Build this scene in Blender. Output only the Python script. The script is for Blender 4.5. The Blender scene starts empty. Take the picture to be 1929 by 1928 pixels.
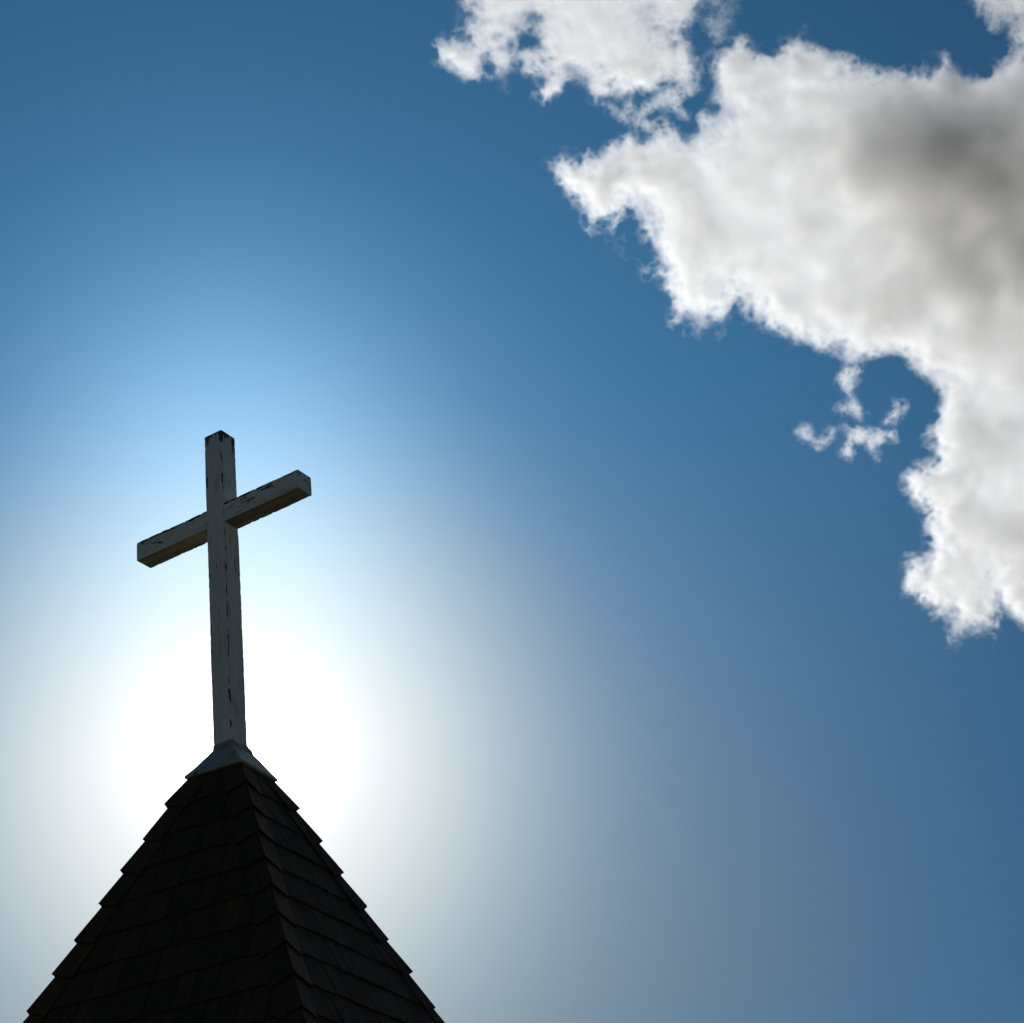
import bpy, bmesh, math, random
import numpy as np
from mathutils import Vector, Matrix, noise as mnoise

sc = bpy.context.scene
C = sc.collection
R = math.radians

# ------------------------------------------------------------------ camera
F_PX, W_PX = 3400.0, 1929.0
PITCH, ROLL = 0.5405, -0.1312
CAM = Vector((0, 0, 1.6))
fw = Vector((0, math.cos(PITCH), math.sin(PITCH)))
r0 = Vector((1, 0, 0)); u0 = Vector((0, -math.sin(PITCH), math.cos(PITCH)))
rt = r0*math.cos(ROLL) + u0*math.sin(ROLL)
up = -r0*math.sin(ROLL) + u0*math.cos(ROLL)
cam_d = bpy.data.cameras.new('camera'); cam = bpy.data.objects.new('camera', cam_d); C.objects.link(cam)
ROT = Matrix((rt, up, -fw)).transposed()
cam.matrix_world = Matrix.Translation(CAM) @ ROT.to_4x4()
cam_d.sensor_fit = 'HORIZONTAL'; cam_d.sensor_width = 36; cam_d.lens = F_PX/W_PX*36
cam_d.clip_start = 0.05; cam_d.clip_end = 60000
sc.camera = cam

# ------------------------------------------------------------------ light
SUN_EL, SUN_AZ = R(24.2), R(-10.4)             # azimuth from +Y towards +X
sun_dir = Vector((math.sin(SUN_AZ)*math.cos(SUN_EL), math.cos(SUN_AZ)*math.cos(SUN_EL), math.sin(SUN_EL)))
world = bpy.data.worlds.new("World"); sc.world = world; world.use_nodes = True
nt = world.node_tree; nt.nodes.clear()
def nn(t, kind, **kw):
    n = t.nodes.new(kind)
    for k, v in kw.items(): setattr(n, k, v)
    return n

def mth(t, op, *ins, clamp=False):
    n = nn(t, 'ShaderNodeMath', operation=op, use_clamp=clamp)
    for i, v in enumerate(ins):
        if isinstance(v, (int, float)): n.inputs[i].default_value = v
        else: t.links.new(v, n.inputs[i])
    return n.outputs[0]
def vsum(t, a, b):
    n = nn(t, 'ShaderNodeVectorMath', operation='ADD'); t.links.new(a, n.inputs[0]); t.links.new(b, n.inputs[1]); return n.outputs[0]
def vscale(t, col, fac):
    n = nn(t, 'ShaderNodeVectorMath', operation='SCALE')
    if isinstance(col, tuple): n.inputs[0].default_value = col
    else: t.links.new(col, n.inputs[0])
    t.links.new(fac, n.inputs['Scale']); return n.outputs[0]
sky = nn(nt, 'ShaderNodeTexSky', sky_type='NISHITA', sun_disc=False, sun_elevation=SUN_EL, sun_rotation=SUN_AZ,
         altitude=0, air_density=1.0, dust_density=0.2, ozone_density=2.0)
SKY_STRENGTH = 0.05
EXPO = -1.0
tint = nn(nt, 'ShaderNodeVectorMath', operation='MULTIPLY'); nt.links.new(sky.outputs[0], tint.inputs[0])
tint.inputs[1].default_value = (.29, .51, .70)            # the deep, polarised blue of the photograph
# the aureole: light scattered forward by the air round the sun, a function of the angle from the sun only,
# warmer towards the horizon where the air is thicker and bluer above
tc = nn(nt, 'ShaderNodeTexCoord')
dot = nn(nt, 'ShaderNodeVectorMath', operation='DOT_PRODUCT')
nt.links.new(tc.outputs['Generated'], dot.inputs[0]); dot.inputs[1].default_value = sun_dir
th = mth(nt, 'MULTIPLY', mth(nt, 'ARCCOSINE', mth(nt, 'MINIMUM', dot.outputs['Value'], 0.9999999)), 180/math.pi)
sep = nn(nt, 'ShaderNodeSeparateXYZ'); nt.links.new(tc.outputs['Generated'], sep.inputs[0])
el = mth(nt, 'MULTIPLY', mth(nt, 'ARCSINE', sep.outputs['Z']), 180/math.pi)
low = mth(nt, 'DIVIDE', mth(nt, 'SUBTRACT', 34.0, el), 18.0, clamp=True)
high = mth(nt, 'DIVIDE', mth(nt, 'SUBTRACT', el, 24.0), 12.0, clamp=True)
def gauss(w): 
    q = mth(nt, 'DIVIDE', th, w)
    return mth(nt, 'EXPONENT', mth(nt, 'MULTIPLY', mth(nt, 'MULTIPLY', q, q), -1.0))
K = (1/2**EXPO)/SKY_STRENGTH
ex20 = mth(nt, 'EXPONENT', mth(nt, 'DIVIDE', th, -20.0))
azm = mth(nt, 'MULTIPLY', mth(nt, 'SUBTRACT', mth(nt, 'ARCTAN2', sep.outputs['X'], sep.outputs['Y']), SUN_AZ), 180/math.pi/7.0)
elm = mth(nt, 'DIVIDE', mth(nt, 'SUBTRACT', el, 31.8), 6.8)
plume = mth(nt, 'EXPONENT', mth(nt, 'MULTIPLY', mth(nt, 'ADD', mth(nt, 'MULTIPLY', azm, azm), mth(nt, 'MULTIPLY', elm, elm)), -1.0))
terms = [((-0.1805, -0.1592, 0.0747), gauss(5)),
         ((1.06, 0.76, 0.17), gauss(7)),
         ((0.055, 0.038, 0.055), gauss(12)),
         ((0.0685, 0.3071, 0.5968), ex20),
         ((-0.0613, -0.0986, -0.086), mth(nt, 'MULTIPLY', ex20, low)),
         ((-0.0939, 0.1416, 0.5058), mth(nt, 'MULTIPLY', gauss(9), low)),
         ((0.245, 0.085, -0.2692), mth(nt, 'MULTIPLY', gauss(16), low)),
         ((-0.1799, -0.1714, -0.2762), mth(nt, 'MULTIPLY', gauss(8), high)),
         ((0.1808, 0.3523, 0.5224), plume),
         ((3.0, 3.0, 3.0), gauss(1.8))]
acc = tint.outputs[0]
for col, fac in terms:
    acc = vsum(nt, acc, vscale(nt, tuple(c*K for c in col), fac))
bg = nn(nt, 'ShaderNodeBackground'); bg.inputs['Strength'].default_value = SKY_STRENGTH
out = nn(nt, 'ShaderNodeOutputWorld')
pos = nn(nt, 'ShaderNodeVectorMath', operation='MAXIMUM'); nt.links.new(acc, pos.inputs[0]); pos.inputs[1].default_value = (0, 0, 0)
nt.links.new(pos.outputs[0], bg.inputs['Color'])
nt.links.new(bg.outputs[0], out.inputs['Surface'])
world.cycles.sampling_method = 'MANUAL'; world.cycles.sample_map_resolution = 2048

sun_d = bpy.data.lights.new('sun', 'SUN'); sun_d.energy = 5.0; sun_d.angle = R(0.5); sun_d.color = (1.0, 0.955, 0.885)
sun = bpy.data.objects.new('sun', sun_d); C.objects.link(sun)
sun.rotation_euler = sun_dir.to_track_quat('Z', 'Y').to_euler()

sc.view_settings.view_transform = 'Standard'; sc.view_settings.look = 'None'
sc.view_settings.exposure = EXPO; sc.view_settings.gamma = 1.0
sc.render.engine = 'CYCLES'
sc.cycles.use_denoising = True
sc.cycles.max_bounces = 24; sc.cycles.volume_bounces = 16
sc.cycles.transparent_max_bounces = 128
sc.cycles.sample_clamp_indirect = 20

# ------------------------------------------------------------------ helpers
random.seed(11)
def tag(o, label=None, cat=None, group=None, kind=None):
    if label: o['label'] = label
    if cat: o['category'] = cat
    if group: o['group'] = group
    if kind: o['kind'] = kind
    return o
def empty(name, loc, rz=0.0):
    o = bpy.data.objects.new(name, None); C.objects.link(o); o.location = loc; o.rotation_euler = (0, 0, rz)
    o.empty_display_size = 0.3
    return o
def link(name, me, mat, parent=None):
    o = bpy.data.objects.new(name, me); C.objects.link(o)
    for m in (mat if isinstance(mat, (list, tuple)) else [mat]): me.materials.append(m)
    o.parent = parent
    return o
def mesh_of(bm, name, smooth=False):
    me = bpy.data.meshes.new(name); bm.normal_update(); bm.to_mesh(me); bm.free()
    if smooth:
        for p in me.polygons: p.use_smooth = True
    return me
def hexa(bm, c, uvl=None, uv=None, cl=None, col=None):
    """c: 8 corners, bottom ring 0-3 then top ring 4-7 (same order)"""
    vs = [bm.verts.new(p) for p in c]
    fs = []
    for q in ((3, 2, 1, 0), (4, 5, 6, 7), (0, 1, 5, 4), (1, 2, 6, 5), (2, 3, 7, 6), (3, 0, 4, 7)):
        f = bm.faces.new([vs[i] for i in q]); fs.append(f)
        for l, i in zip(f.loops, q):
            if uvl is not None: l[uvl].uv = uv[i % 4]
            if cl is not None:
                k = col if q == (4, 5, 6, 7) else -1.25      # butts and edges painted dark, as lines of shade
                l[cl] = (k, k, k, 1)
    return fs
def mat(name, rough=0.8):
    m = bpy.data.materials.new(name); m.use_nodes = True
    t = m.node_tree; p = t.nodes['Principled BSDF']; p.inputs['Roughness'].default_value = rough
    return m, t, p
def ramp(t, src, stops):
    n = nn(t, 'ShaderNodeValToRGB'); e = n.color_ramp.elements
    while len(e) < len(stops): e.new(0.5)
    for k, (pos, c) in enumerate(stops):
        e[k].position = pos; e[k].color = (*c, 1) if isinstance(c, tuple) else (c, c, c, 1)
    t.links.new(src, n.inputs[0]); return n.outputs[0]
def noise(t, vec, scale, detail=4, rough=0.5, dist=0.0):
    n = nn(t, 'ShaderNodeTexNoise'); t.links.new(vec, n.inputs['Vector'])
    n.inputs['Scale'].default_value = scale; n.inputs['Detail'].default_value = detail
    n.inputs['Roughness'].default_value = rough; n.inputs['Distortion'].default_value = dist
    return n.outputs['Fac']
def mapping(t, vec, scale, loc=(0, 0, 0)):
    n = nn(t, 'ShaderNodeMapping'); t.links.new(vec, n.inputs['Vector'])
    n.inputs['Scale'].default_value = scale; n.inputs['Location'].default_value = loc
    return n.outputs[0]
def mix(t, fac, a, b):
    n = nn(t, 'ShaderNodeMix', data_type='RGBA')
    if isinstance(fac, float): n.inputs[0].default_value = fac
    else: t.links.new(fac, n.inputs[0])
    for i, v in ((6, a), (7, b)):
        if isinstance(v, tuple): n.inputs[i].default_value = (*v, 1)
        else: t.links.new(v, n.inputs[i])
    return n.outputs[2]
def bump(t, p, h, strength, dist):
    n = nn(t, 'ShaderNodeBump'); n.inputs['Strength'].default_value = strength; n.inputs['Distance'].default_value = dist
    t.links.new(h, n.inputs['Height']); t.links.new(n.outputs[0], p.inputs['Normal'])

# ------------------------------------------------------------------ materials
def beam_material(name, axis, underside=False, seed=0.0, half=0.07):
    """old white paint peeling off a square timber; axis = local axis the grain runs along"""
    m, t, p = mat(name, 0.62)
    obj = nn(t, 'ShaderNodeTexCoord').outputs['Object']
    sp = nn(t, 'ShaderNodeSeparateXYZ'); t.links.new(obj, sp.inputs[0])
    along = sp.outputs[axis]
    cross = [sp.outputs[i] for i in range(3) if i != axis]
    ac = [mth(t, 'ABSOLUTE', c) for c in cross]
    d_edge = mth(t, 'SUBTRACT', half, mth(t, 'MINIMUM', ac[0], ac[1]))      # metres from the nearest long edge
    edge = mth(t, 'EXPONENT', mth(t, 'DIVIDE', d_edge, -0.010))
    sc3 = [14.0]*3; sc3[axis] = 2.6
    st = mapping(t, obj, tuple(sc3), (seed, seed*.7, seed*.3))
    n1 = noise(t, st, 2.2, 6, 0.62, 0.6)
    sc4 = [30.0]*3; sc4[axis] = 9.0
    n2 = noise(t, mapping(t, obj, tuple(sc4), (seed, 3, 1)), 1.6, 5, 0.6)
    v = mth(t, 'ADD', mth(t, 'ADD', n1, mth(t, 'MULTIPLY', n2, 0.35)), mth(t, 'MULTIPLY', edge, 0.20))
    if axis == 0:   # the top edge of each arm has weathered most
        v = mth(t, 'ADD', v, mth(t, 'MULTIPLY', mth(t, 'MULTIPLY', mth(t, 'ADD', sp.outputs[2], 0.02), 2.4), mth(t, 'ADD', edge, 0.35)))
    else:
        topw = mth(t, 'EXPONENT', mth(t, 'DIVIDE', mth(t, 'SUBTRACT', sp.outputs[2], POST_TOP-LV), 0.05))
        v = mth(t, 'ADD', v, mth(t, 'MULTIPLY', topw, 0.26))
    peel = mth(t, 'MULTIPLY', mth(t, 'SUBTRACT', v, 0.79 if axis == 0 else 0.825), 20.0, clamp=True)
    # long drying cracks
    sc5 = [38.0]*3; sc5[axis] = 1.3
    cr = noise(t, mapping(t, obj, tuple(sc5), (seed*2, 5, 2)), 1.0, 3, 0.5, 0.25)
    crack = mth(t, 'SUBTRACT', 1.0, mth(t, 'MULTIPLY', mth(t, 'ABSOLUTE', mth(t, 'SUBTRACT', cr, 0.5)), 60.0), clamp=True)
    gate = mth(t, 'MULTIPLY', mth(t, 'SUBTRACT', noise(t, mapping(t, obj, (6, 6, 6)), 1.0, 2), 0.5), 8.0, clamp=True)
    crack = mth(t, 'MULTIPLY', crack, gate)
    grime = noise(t, mapping(t, obj, tuple(sc3)), 0.7, 5, 0.65)
    paint = mix(t, ramp(t, grime, [(0.32, 0.0), (0.68, 1.0)]), PAINT_DIRTY, PAINT)
    wood = ramp(t, noise(t, mapping(t, obj, tuple(sc5)), 2.0, 6, 0.7), [(0.3, (.022, .018, .016)), (0.7, (.15, .12, .10))])
    col = mix(t, peel, paint, wood)
    col = mix(t, mth(t, 'MULTIPLY', crack, 0.85), col, (.02, .017, .015))
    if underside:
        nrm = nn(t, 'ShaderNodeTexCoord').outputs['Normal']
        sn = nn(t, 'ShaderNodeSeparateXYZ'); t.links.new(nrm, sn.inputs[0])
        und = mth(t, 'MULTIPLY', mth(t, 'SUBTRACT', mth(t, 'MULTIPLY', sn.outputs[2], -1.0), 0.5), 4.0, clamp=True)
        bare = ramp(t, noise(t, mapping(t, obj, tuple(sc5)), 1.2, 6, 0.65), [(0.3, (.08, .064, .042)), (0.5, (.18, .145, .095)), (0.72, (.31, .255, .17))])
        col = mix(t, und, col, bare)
    t.links.new(col, p.inputs['Base Color'])
    h = mth(t, 'SUBTRACT', mth(t, 'MULTIPLY', n2, 0.25), mth(t, 'ADD', peel, crack))
    bump(t, p, h, 0.8, 0.003)
    return m

U = 0.14/0.172                       # one unit of the camera solve in metres
HW = 0.07                            # half the width of the timbers
POST_TOP = 8.2411*U + 1.6
LV = 5.2744*U + 1.6
PAINT, PAINT_DIRTY = (.84, .86, .78), (.66, .69, .62)

shingle_m, t, p = mat('weathered_shingle', 0.85)
uvn = nn(t, 'ShaderNodeUVMap').outputs[0]
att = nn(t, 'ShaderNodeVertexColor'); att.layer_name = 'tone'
offs = nn(t, 'ShaderNodeVectorMath', operation='MULTIPLY_ADD'); t.links.new(att.outputs[0], offs.inputs[0])
offs.inputs[1].default_value = (37, 91, 13); t.links.new(uvn, offs.inputs[2])
g = noise(t, mapping(t, offs.outputs[0], (55, 3.5, 1)), 1.0, 6, 0.65, 0.3)
g2 = noise(t, mapping(t, offs.outputs[0], (6, 5, 1)), 1.0, 4, 0.6)
base = ramp(t, g, [(0.3, (.055, .030, .013)), (0.55, (.085, .049, .023)), (0.85, (.120, .075, .039))])
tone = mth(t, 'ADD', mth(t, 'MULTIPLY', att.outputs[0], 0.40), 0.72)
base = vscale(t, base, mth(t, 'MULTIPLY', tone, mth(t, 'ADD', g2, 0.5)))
t.links.new(base, p.inputs['Base Color']); p.inputs['Specular IOR Level'].default_value = 0.25
bump(t, p, g, 0.7, 0.004)

flash_m, t, p = mat('painted_sheet_metal', 0.5)
ob = nn(t, 'ShaderNodeTexCoord').outputs['Object']
f1 = noise(t, mapping(t, ob, (9, 9, 5)), 1.0, 6, 0.65)
f2 = noise(t, mapping(t, ob, (14, 14, 3), (4, 1, 7)), 1.0, 5, 0.7, 0.5)
pc = mix(t, ramp(t, f1, [(0.35, 0.0), (0.7, 1.0)]), (.35, .31, .25), (.55, .50, .41))
pc = mix(t, ramp(t, f2, [(0.60, 0.0), (0.70, 1.0)]), pc, (.10, .065, .035))
t.links.new(pc, p.inputs['Base Color']); p.inputs['Specular IOR Level'].default_value = 0.3
bump(t, p, f1, 0.4, 0.004)

wall_m, t, p = mat('white_clapboard', 0.7)
ob = nn(t, 'ShaderNodeTexCoord').outputs['Object']
w1 = noise(t, mapping(t, ob, (3, 3, 9)), 1.0, 5, 0.6)
t.links.new(mix(t, w1, (.55, .55, .52), (.70, .70, .67)), p.inputs['Base Color'])

grass_m, t, p = mat('mown_grass', 0.95)
ob = nn(t, 'ShaderNodeTexCoord').outputs['Object']
g1 = noise(t, ob, 0.08, 8, 0.65); g3 = noise(t, ob, 6.0, 6, 0.7)
t.links.new(mix(t, g1, mix(t, g3, (.10, .10, .055), (.18, .165, .10)), (.20, .175, .12)), p.inputs['Base Color'])

# ------------------------------------------------------------------ ground
bm = bmesh.new(); bmesh.ops.create_circle(bm, cap_ends=True, segments=96, radius=30000)
tag(link('ground', mesh_of(bm, 'ground'), grass_m), kind='structure')

# ------------------------------------------------------------------ steeple
CX, CY = -2.2565*U, 12*U
RYAW = 0.3848
SL = 2.27; AL = math.atan(SL)
APEX = 5.78*U + 1.6 - .037           # sheathing apex; the shingles and hip caps add their own thickness
LV = 5.2744*U + 1.6
COURSE = 0.2425*U/math.sin(AL)       # exposure measured down the slope
S_TOP = (APEX-LV)/math.sin(AL)
N_COURSE = 14
steeple = empty('church_steeple', (CX, CY, 0), -RYAW)
tag(steeple, 'steep four-sided church steeple clad in dark weathered wooden shingles, carrying the white cross', 'steeple')
# local frame: x = along the camera-facing left face, -y = out of that face
ca, sa = math.cos(AL), math.sin(AL)
def frame(k):
    a = k*math.pi/2
    nh = Vector((math.sin(a), -math.cos(a), 0))
    ex = Vector((math.cos(a), math.sin(a), 0))
    es = nh*ca - Vector((0, 0, sa))
    nv = nh*sa + Vector((0, 0, ca))
    return ex, es, nv
A0 = Vector((0, 0, APEX))
S_END = S_TOP + N_COURSE*COURSE
bm = bmesh.new()                                      # sheathing under the shingles
vb = []
for k in range(4):
    a = -math.pi/2 + (k-0.5)*math.pi/2
    hs = (S_END-0.02)*ca - 0.012
    vb.append(bm.verts.new((hs*math.sqrt(2)*math.cos(a), hs*math.sqrt(2)*math.sin(a), APEX-(S_END-0.02)*sa - 0.02)))
vt = []
for k in range(4):
    a = -math.pi/2 + (k-0.5)*math.pi/2; hs = S_TOP*ca - 0.014
    vt.append(bm.verts.new((hs*math.sqrt(2)*math.cos(a), hs*math.sqrt(2)*math.sin(a), LV-.006)))
for k in range(4): bm.faces.new((vb[k], vb[(k+1) % 4], vt[(k+1) % 4], vt[k]))
bm.faces.new(vt)
bm.faces.new(vb[::-1])
link('roof_sheathing', mesh_of(bm, 'roof_sheathing'), shingle_m, steeple)

rnd = random.Random(5)
for k in range(4):
    ex, es, nv = frame(k)
    def P(x, s, n): return A0 + ex*x + es*s + nv*n
    bm = bmesh.new(); uvl = bm.loops.layers.uv.new('UVMap'); cl = bm.loops.layers.float_color.new('tone')
    for c in range(0, N_COURSE):
        sb = S_TOP + (c+1)*COURSE
        stp = max(sb - COURSE*1.55, S_TOP - .012)
        if sb < 0.05: continue
        hb, ht = sb*ca, stp*ca
        x = -hb - rnd.uniform(0, .1)
        while x < hb:
            wd = rnd.choice((.09, .12, .15, .17, .20, .24)) * rnd.uniform(.9, 1.1)
            gap = rnd.uniform(.002, .006)
            x0, x1 = x+gap, x+wd
            cl0, cl1 = max(x0, -hb), min(x1, hb)
            if cl1-cl0 > .006:
                db = rnd.uniform(-.004, .006); tilt = rnd.uniform(-.003, .003)
                th_b = rnd.uniform(.008, .012); lift = rnd.uniform(.008, .011)
                t0, t1 = max(min(x0, ht), -ht), max(min(x1, ht), -ht)
                cs = [P(t0, stp, .0), P(t1, stp, .0), P(cl1, sb+db+tilt, lift), P(cl0, sb+db-tilt, lift),
                      P(t0, stp, .005), P(t1, stp, .005), P(cl1, sb+db+tilt, lift+th_b), P(cl0, sb+db-tilt, lift+th_b)]
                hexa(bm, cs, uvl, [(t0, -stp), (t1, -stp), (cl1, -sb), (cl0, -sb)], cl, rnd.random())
            x += wd
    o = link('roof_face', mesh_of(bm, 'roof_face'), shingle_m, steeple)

CAPW = .115
for k in range(4):                                    # hip between face k and face k+1
    fa, fb = frame(k), frame(k+1)
    bm = bmesh.new(); uvl = bm.loops.layers.uv.new('UVMap'); cl = bm.loops.layers.float_color.new('tone')
    hip = (fa[0]*ca + fa[1]).normalized()             # unit vector down the hip, per unit s = sqrt(1+ca^2)
    hl = math.sqrt(1+ca*ca)
    for c in range(0, N_COURSE):
        s_b = (S_TOP + (c+1)*COURSE)*hl + rnd.uniform(-.008, .008)
        s_t = max(s_b - COURSE*hl*1.45, (S_TOP-.010)*hl)
        over = c % 2
        for side, (ex, es, nv) in enumerate((fa, fb)):
            sgn = -1 if side == 0 else 1              # direction away from the hip, in the face
            pd = (ex*sgn); pd = (pd - hip*pd.dot(hip)).normalized()
            wd = CAPW*rnd.uniform(.88, 1.12)
            nt0, nb0 = .005, .025 + rnd.uniform(-.004, .006)
            thk = rnd.uniform(.007, .013)
            sk = rnd.uniform(-.008, .008)
            ext_b = (nb0*1.0 + (thk if side == over else 0))*0.9
            ext_t = (nt0*1.0 + (.004 if side == over else 0))*0.9
            def Q(h, w, n): return A0 + hip*h + pd*w + nv*n
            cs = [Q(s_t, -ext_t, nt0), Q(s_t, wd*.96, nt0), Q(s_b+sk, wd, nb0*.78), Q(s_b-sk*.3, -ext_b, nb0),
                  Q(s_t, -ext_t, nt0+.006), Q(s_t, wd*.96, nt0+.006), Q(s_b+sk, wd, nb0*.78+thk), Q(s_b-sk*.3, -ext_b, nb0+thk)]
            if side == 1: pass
            hexa(bm, cs, uvl, [(0, -s_t), (wd, -s_t), (wd, -s_b), (0, -s_b)], cl, .3+.6*rnd.random() + ((2.2 if k == 0 else .6) if side == 1 else 0))  # boards on one side painted lighter, as if turned to the light
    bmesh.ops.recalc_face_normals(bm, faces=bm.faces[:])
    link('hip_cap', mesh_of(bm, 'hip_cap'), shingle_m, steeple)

# flashing: sheet-metal skirt from the post down on to the top course
DY = RYAW - 0.4904                                    # the cross stands turned a little from the roof
ZK = 5.50*U + 1.6
bm = bmesh.new()
def ring(hs, z, yaw, n=10, wob=0.0, flare=0.0):
    vs = []
    cor = [(-1, -1), (1, -1), (1, 1), (-1, 1)]
    for i in range(4):
        a, b = Vector(cor[i]), Vector(cor[(i+1) % 4])
        for j in range(n):
            q = a.lerp(b, j/n)
            q = q*(hs + flare*max(0, (q.x+q.y)/2)**6)
            x, y = q.x*math.cos(yaw)-q.y*math.sin(yaw), q.x*math.sin(yaw)+q.y*math.cos(yaw)
            d = mnoise.noise(Vector((x*9, y*9, z*9)))*wob
            vs.append(bm.verts.new((x*(1+d), y*(1+d), z + d*.12)))
    return vs
hs_lv = .178
lv_d = LV + .014
rings = [ring(HW+.001, ZK+.034, DY, wob=.01), ring(HW+.0015, ZK+.018, DY, wob=.02, flare=.005), ring(HW+.003, ZK+.002, DY, wob=.03, flare=.014)]
for i in range(1, 7):
    f = i/6
    rings.append(ring((HW+.006)*(1-f) + (hs_lv+.016)*f, (ZK-.004)*(1-f) + lv_d*f, DY*(1-f), wob=.05 if i < 6 else .015))
rings.append(ring(hs_lv+.017, lv_d-.014, 0, wob=.02))
rings.append(ring(hs_lv-.004, lv_d-.014, 0))
for a, b in zip(rings, rings[1:]):
    n = len(a)
    for i in range(n): bm.faces.new((a[i], b[i], b[(i+1) % n], a[(i+1) % n]))
bmesh.ops.recalc_face_normals(bm, faces=bm.faces[:])
fl = link('flashing', mesh_of(bm, 'flashing'), flash_m, steeple)
fl['label'] = 'painted sheet metal collar, streaked with rust'

# tower body under the roof (below the frame)
Z_EAVE = APEX - S_END*sa
hw = S_END*ca - .22
bm = bmesh.new(); nb = int((Z_EAVE+.05)/.12)
for k in range(4):
    ex, es, nv = frame(k); nh = Vector((math.sin(k*math.pi/2), -math.cos(k*math.pi/2), 0))
    for i in range(nb):
        z0, z1 = i*.12, (i+1)*.12+.004
        cs = [ex*-hw + nh*(hw-.02), ex*hw + nh*(hw-.02), ex*hw + nh*(hw+.016), ex*-hw + nh*(hw+.016)]
        cs2 = [ex*-hw + nh*(hw-.02), ex*hw + nh*(hw-.02), ex*hw + nh*(hw+.002), ex*-hw + nh*(hw+.002)]
        hexa(bm, [c+Vector((0, 0, z0)) for c in cs] + [c+Vector((0, 0, z1)) for c in cs2])
bmesh.ops.recalc_face_normals(bm, faces=bm.faces[:])
link('wall', mesh_of(bm, 'wall'), wall_m, steeple)

# ------------------------------------------------------------------ cross
YAW = 0.4904
cross = empty('wooden_cross', (CX, CY, 0), -YAW)
tag(cross, 'plain white wooden cross with peeling paint on top of the steeple', 'cross')
cross.location.z = LV
def beam(x0, x1, axis, h, seed, wear=1.0, ends=(0, 0)):
    """square timber along axis from x0 to x1, its long edges chipped and rounded by weather"""
    N = max(8, int((x1-x0)/.008)); n = 8
    bm = bmesh.new(); rr = []
    prof = []
    for i in range(4):
        a = [(-1, -1), (1, -1), (1, 1), (-1, 1)][i]; b = [(-1, -1), (1, -1), (1, 1), (-1, 1)][(i+1) % 4]
        for j in range(n):
            f = j/n
            f = .5-.5*math.cos(math.pi*f)             # finer towards the corners
            prof.append((a[0]+(b[0]-a[0])*f, a[1]+(b[1]-a[1])*f))
    for i in range(N+1):
        L = x0+(x1-x0)*i/N
        row = []
        for (u, v) in prof:
            m = min(abs(u), abs(v))
            e = max(0, (m-.72)/.28)                   # 1 at the corner
            q = Vector((u*h*14+seed, v*h*14, L*14))
            chip = max(0, mnoise.noise(q*2.1)-.02)**1.2*.011*e*wear + max(0, mnoise.noise(q*.31+Vector((9, 3, 1)))-.05)*.007*e*wear
            rough = mnoise.noise(q*3.7)*.0004 + mnoise.noise(Vector((u*h*9, v*h*9, L*1.3+seed)))*.0014
            k = (h + rough)/h
            c = 1 - (.022*e**3 + chip*1.0/h*.5)
            row.append((u*k*(c if abs(u) > .9 or e > 0 else 1), v*k*(c if abs(v) > .9 or e > 0 else 1), L))
        rr.append(row)
    V = []
    for row in rr:
        vv = []
        for (u, v, L) in row:
            pnt = (u*h, v*h, L) if axis == 2 else (L, u*h, v*h)
            vv.append(bm.verts.new(pnt))
        V.append(vv)
    M = len(prof)
    for a, b in zip(V, V[1:]):
        for i in range(M): bm.faces.new((a[i], a[(i+1) % M], b[(i+1) % M], b[i]))
    for row in (V[0], V[-1]):
        ctr = bm.verts.new(sum((v.co for v in row), Vector())/M)
        for i in range(M): bm.faces.new((row[i], row[(i+1) % M], ctr))
    bmesh.ops.recalc_face_normals(bm, faces=bm.faces[:])
    return mesh_of(bm, 'beam')
post_m = beam_material('peeling_paint_post', 2, False, 1.3)
pm = beam(APEX-LV-.35, POST_TOP-LV, 2, HW+.001, 3.0, 0.55)
POSTO = link('post', pm, post_m, cross)
az = 7.4706*U + 1.6 - LV
for i, (x0, x1) in enumerate(((-.8088*U, -HW+.002), (HW-.002, .8076*U))):
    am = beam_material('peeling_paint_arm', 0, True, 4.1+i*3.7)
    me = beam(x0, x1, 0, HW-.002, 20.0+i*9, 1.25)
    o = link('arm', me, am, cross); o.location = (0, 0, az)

# ------------------------------------------------------------------ clouds
# real bodies of vapour some two kilometres off: each one is a closed surface round a fractal density field,
# filled with scattering medium that gets denser inwards (three nested shells in the one mesh)
import openvdb
def vapour(name, dens, col=(1, 1, 1)):
    m = bpy.data.materials.new(name); m.use_nodes = True
    t = m.node_tree; t.nodes.clear()
    o = nn(t, 'ShaderNodeOutputMaterial'); v = nn(t, 'ShaderNodeVolumeScatter')
    v.inputs['Density'].default_value = dens; v.inputs['Anisotropy'].default_value = 0.68
    v.inputs['Color'].default_value = (*col, 1)
    t.links.new(v.outputs[0], o.inputs['Volume'])
    m.cycles.homogeneous_volume = True
    return m
VAP = [vapour('faint_vapour', .0045), vapour('thin_vapour', .009), vapour('cloud_vapour', .020), vapour('dense_vapour', .030, (.935, .970, 1.0))]  # blue skylight is put into the colour of the dense core

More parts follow.
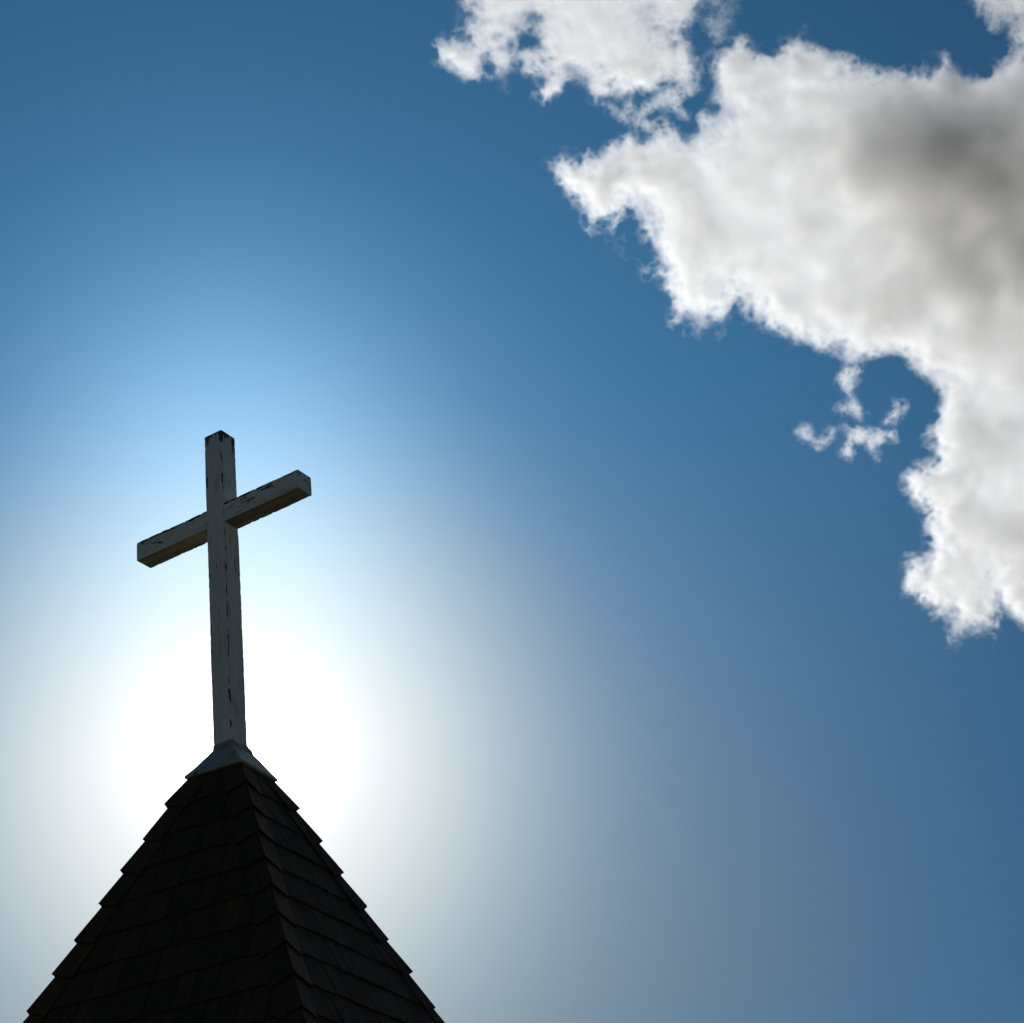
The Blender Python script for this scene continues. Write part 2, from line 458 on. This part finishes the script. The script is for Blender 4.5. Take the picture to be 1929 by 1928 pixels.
def poly_sd(X, Y, poly):
    """signed distance (positive inside) from a closed outline"""
    d = np.full(X.shape, 1e9, np.float32); inside = np.zeros(X.shape, bool)
    n = len(poly)
    for i in range(n):
        x0, y0 = poly[i]; x1, y1 = poly[(i+1) % n]
        ex, ey = x1-x0, y1-y0; L = ex*ex+ey*ey + 1e-9
        tt = np.clip(((X-x0)*ex+(Y-y0)*ey)/L, 0, 1)
        d = np.minimum(d, (X-x0-tt*ex)**2 + (Y-y0-tt*ey)**2)
        if y0 != y1:
            c = ((Y >= y0) != (Y >= y1)) & (X < (x1-x0)*(Y-y0)/(y1-y0)+x0)
            inside ^= c
    d = np.sqrt(d)
    return np.where(inside, d, -d)
def fractal(shape, vox, seed, beta, kmin=0.0):
    rng = np.random.default_rng(seed)
    w = rng.standard_normal(shape, dtype=np.float32)
    F = np.fft.rfftn(w); del w
    kx = np.fft.fftfreq(shape[0], vox)[:, None, None]; ky = np.fft.fftfreq(shape[1], vox)[None, :, None]
    kz = np.fft.rfftfreq(shape[2], vox)[None, None, :]
    k2 = kx*kx + ky*ky + kz*kz
    amp = (k2 + kmin**2)**(-beta/2); amp[0, 0, 0] = 0
    F *= amp
    r = np.fft.irfftn(F, s=shape).astype(np.float32)
    return r/r.std()

def cloud(label, outline, dist, vox, depth, thick, noise_amp, seed, holes=(), thin=(), dark=(), isos=(-9, -1, 9, 22), wave=300., beta=2.3, edge=6.0, group='clouds in the blue sky'):
    """outline in the angular units of the camera solve, carried out to dist metres; all lengths below in those units"""
    px = dist/F_PX
    xs = [p[0] for p in outline]; ys = [p[1] for p in outline]
    pad = noise_amp*1.6 + 12
    x0, x1, y0, y1 = min(xs)-pad, max(xs)+pad, min(ys)-pad, max(ys)+pad
    nx, ny, nz = int((x1-x0)/vox)+2, int((y1-y0)/vox)+2, int(2*depth/vox)+2
    gx = (x0 + np.arange(nx)*vox).astype(np.float32); gy = (y0 + np.arange(ny)*vox).astype(np.float32)
    X, Y = np.meshgrid(gx, gy, indexing='ij')
    sd = poly_sd(X, Y, outline)
    for h in holes: sd = np.minimum(sd, -poly_sd(X, Y, h))
    T = np.full(X.shape, float(thick), np.float32)
    for (cx, cy, r, v) in dark: T += v*np.exp(-((X-cx)**2+(Y-cy)**2)/(r*r))
    lump = fractal((nx, ny, 2), vox, seed+5, 2.6, 1/220.)[:, :, 0]
    T = thick*(1 + .11*lump) + (T-thick)*np.clip(1 + .14*lump, .3, 1.9)
    bias = np.zeros(X.shape, np.float32)
    for (cx, cy, rx, ry, v) in thin: bias += v*np.exp(-((X-cx)/rx)**2-((Y-cy)/ry)**2)
    H = T*(1-np.exp(-np.maximum(sd, 0)/(0.55*thick + 0.28*np.maximum(T-thick, 0))))
    gz = ((np.arange(nz)-nz/2)*vox).astype(np.float32)
    base = np.where(sd > 0, 0, sd)[:, :, None] + H[:, :, None] - np.abs(gz)[None, None, :]*1.0
    base = np.minimum(base, (sd[:, :, None]*1.0 + edge) + 0*gz)
    n1 = fractal((nx, ny, nz), vox, seed, 2.75, 1/wave)
    n2 = fractal((nx, ny, nz), vox, seed+1, beta, 1/(wave*.35))
    rag = (0.12 + 0.88*np.exp(-np.maximum(sd, 0)/45.0)).astype(np.float32)[:, :, None]
    f = base + noise_amp*((0.20 + 0.55*rag)*n1 + rag*1.35*(0.55 - np.abs(n2))) + bias[:, :, None]
    del n1, n2, base
    f[0] = f[-1] = -50; f[:, 0] = f[:, -1] = -50; f[:, :, 0] = f[:, :, -1] = -50
    V, F4, MI = [], [], []
    off = 0
    polys = []
    for mi, iso in enumerate(isos):
        g = openvdb.FloatGrid(50.0)
        g.copyFromArray(np.ascontiguousarray(-(f-iso)))
        pts, tri, quad = g.convertToPolygons(0.0, 0.0)
        V.append(pts); polys.append((quad.astype(np.int64)+off, mi)); 
        off += len(pts)
    V = np.concatenate(V)
    Q = np.concatenate([q for q, _ in polys]); MI = np.concatenate([np.full(len(q), m, np.int32) for q, m in polys])
    P3 = np.empty((len(V), 3), np.float32)
    P3[:, 0] = (x0 + V[:, 0]*vox - 964.5)*px
    P3[:, 1] = -(y0 + V[:, 1]*vox - 964.0)*px
    P3[:, 2] = -(V[:, 2]-nz/2)*vox*px
    ctr = P3.mean(0); P3 -= ctr
    me = bpy.data.meshes.new('cloud')
    me.vertices.add(len(P3)); me.vertices.foreach_set('co', P3.ravel())
    me.loops.add(len(Q)*4); me.loops.foreach_set('vertex_index', Q.ravel().astype(np.int32))
    me.polygons.add(len(Q)); me.polygons.foreach_set('loop_start', (np.arange(len(Q))*4).astype(np.int32))
    for m in VAP: me.materials.append(m)
    me.polygons.foreach_set('material_index', MI)
    me.update(calc_edges=True)
    # outward orientation check
    vol = 0.0
    a, b, c = P3[Q[:, 0]], P3[Q[:, 1]], P3[Q[:, 2]]
    vol = float(np.einsum('ij,ij->i', a, np.cross(b, c)).sum())
    if vol < 0: me.flip_normals()
    print('cloud', label[:30], nx, ny, nz, len(Q), 'vol', vol)
    o = bpy.data.objects.new('cloud', me); C.objects.link(o)
    o.matrix_world = Matrix.Translation(CAM + fw*dist + rt*float(ctr[0]) + up*float(ctr[1]) - fw*float(ctr[2])) @ ROT.to_4x4()
    tag(o, label, 'cloud', group)
    return o

MAIN = [(1050,314),(1060,300),(1080,314),(1100,300),(1114,290),(1139,264),(1165,255),(1186,246),(1217,261),(1245,240),(1260,233),
 (1298,241),(1316,224),(1318,200),(1322,170),(1335,149),(1357,115),(1391,87),(1425,100),(1460,92),(1480,78),(1508,62),(1525,82),(1560,100),
 (1590,110),(1640,116),(1668,118),(1690,128),(1706,145),(1735,150),(1755,125),(1772,98),(1788,97),(1800,120),(1830,148),(1848,140),(1868,125),(1900,120),
 (1935,110),(2060,60),(2200,70),(2290,250),(2300,700),(2260,1080),(2120,1180),(1990,1140),(1950,1190),(1920,1192),(1903,1155),(1886,1120),(1882,1150),(1892,1185),
 (1876,1207),(1850,1195),(1828,1203),(1805,1215),(1789,1226),(1773,1208),(1775,1180),(1766,1145),(1748,1128),(1757,1105),(1738,1098),(1714,1092),
 (1708,1076),(1722,1068),(1748,1082),(1754,1055),(1768,1035),(1762,1012),(1770,990),(1765,955),(1745,930),(1730,925),(1710,902),(1738,890),
 (1762,868),(1764,840),(1755,820),(1762,795),(1758,752),(1743,740),(1735,725),(1712,712),(1700,695),(1688,680),(1665,680),(1635,688),
 (1600,690),(1570,672),(1530,666),(1500,656),(1475,645),(1455,632),(1430,615),(1405,605),(1385,580),(1372,600),(1345,622),(1318,630),(1300,618),
 (1288,605),(1272,600),(1258,575),(1240,548),(1229,515),(1211,485),(1190,450),(1195,422),(1173,404),(1148,418),(1114,423),(1099,404),(1085,370),(1067,348)]
cloud('biggest white cloud filling the right side of the sky, with a slate grey shaded heart', MAIN, 2300, 2.5, 185, 53, 18, 3,
      thin=[(1325,610,50,24,-16),(1100,345,55,60,13),(1180,290,60,40,10),(1510,170,45,14,-16),(1330,190,30,40,-6)],
      dark=[(1755,250,125,38),(1880,290,160,42),(1900,490,130,66),(1690,320,120,20)], wave=170., edge=7.)
UPPER = [(868,-30),(866,10),(874,47),(884,78),(862,92),(836,88),(834,96),(853,121),(875,137),(896,131),(918,109),(928,137),(952,156),
 (974,131),(993,143),(1018,125),(1036,149),(1030,165),(1027,177),(1045,172),(1071,156),(1099,171),(1120,187),(1149,174),(1165,180),(1195,177),(1217,180),(1242,162),
 (1267,152),(1285,162),(1300,150),(1310,134),(1306,110),(1304,87),(1292,70),(1285,56),(1294,40),(1298,31),(1306,10),(1310,-30),(1290,-120),(1180,-190),(1000,-170),(900,-110)]
cloud('ragged white cloud with blue gaps, cut off by the top edge of the picture', UPPER, 2500, 2.0, 80, 30, 14, 21,
      holes=[[(985,62),(1000,58),(1012,85),(1008,90),(990,82)]],
      thin=[(1000,30,40,14,-20),(938,68,16,10,-14),(1068,125,12,10,-14),(1240,120,16,12,-8)], dark=[(1150,60,120,10)], wave=160.)
LINK = [(1118,186),(1150,190),(1168,204),(1190,182),(1202,205),(1226,190),(1262,168),(1290,160),(1318,150),(1322,170),(1290,182),(1278,200),(1300,212),(1296,224),(1262,212),(1240,206),(1216,222),(1240,234),(1232,248),(1205,246),(1180,238),(1160,222),(1140,208)]
cloud('faint torn shred of cloud bridging the upper ragged cloud and the biggest cloud', LINK, 2400, 1.5, 30, 12, 10, 33, wave=60., isos=(-8, -2, 8, 26))
VEIL = [(1318,-20),(1345,-25),(1395,-30),(1398,0),(1385,30),(1390,60),(1370,82),(1345,85),(1325,60),(1330,30)]
cloud('thin see-through veil of cloud between the ragged upper cloud and the dark blue gap', VEIL, 2450, 1.5, 26, 6, 9, 45, wave=70., isos=(-6, 2, 14, 30))
CORNER = [(1815,-20),(1822,5),(1843,36),(1858,30),(1875,48),(1895,50),(1900,62),(1911,78),(1922,95),(1940,112),(2040,130),(2180,60),(2180,-90),(2000,-140),(1860,-120)]
cloud('pale cloud tip poking into the top right corner of the sky', CORNER, 2500, 2.0, 70, 26, 13, 57, thin=[(1880,30,18,12,-8)], wave=140.)
PUFF = [(1592,690),(1618,700),(1606,722),(1604,738),(1618,755),(1630,775),(1622,790),(1605,778),(1585,770),(1594,748),(1588,728),(1586,705)]
cloud('little hooked tuft of cloud hanging just under the biggest cloud', PUFF, 2300, 1.2, 30, 12, 8, 61, wave=50., isos=(-12, -7, 0, 9))
TAIL = [(1592,802),(1606,806),(1619,800),(1632,815),(1640,822),(1651,808),(1672,790),(1692,766),(1708,768),(1700,778),(1676,792),(1662,806),(1682,818),(1668,834),
 (1650,846),(1643,856),(1634,838),(1620,836),(1604,828),(1600,845),(1608,856),(1600,864),(1588,856),(1596,842),(1600,824)]
cloud('small star-shaped wisp with a long curled tail, right of the hook-shaped curl', TAIL, 2300, 1.2, 30, 12, 8, 73, wave=50., isos=(-12, -7, 0, 9))
CURL = [(1503,816),(1510,806),(1520,803),(1530,818),(1540,827),(1552,828),(1560,820),(1564,811),(1571,813),(1568,826),(1556,836),(1540,838),(1520,833),(1508,826)]
cloud('smallest wisp, a hook-shaped curl of vapour at the left end of the loose wisps', CURL, 2300, 1.2, 26, 10, 6, 87, wave=40., isos=(-12, -7, 0, 9))
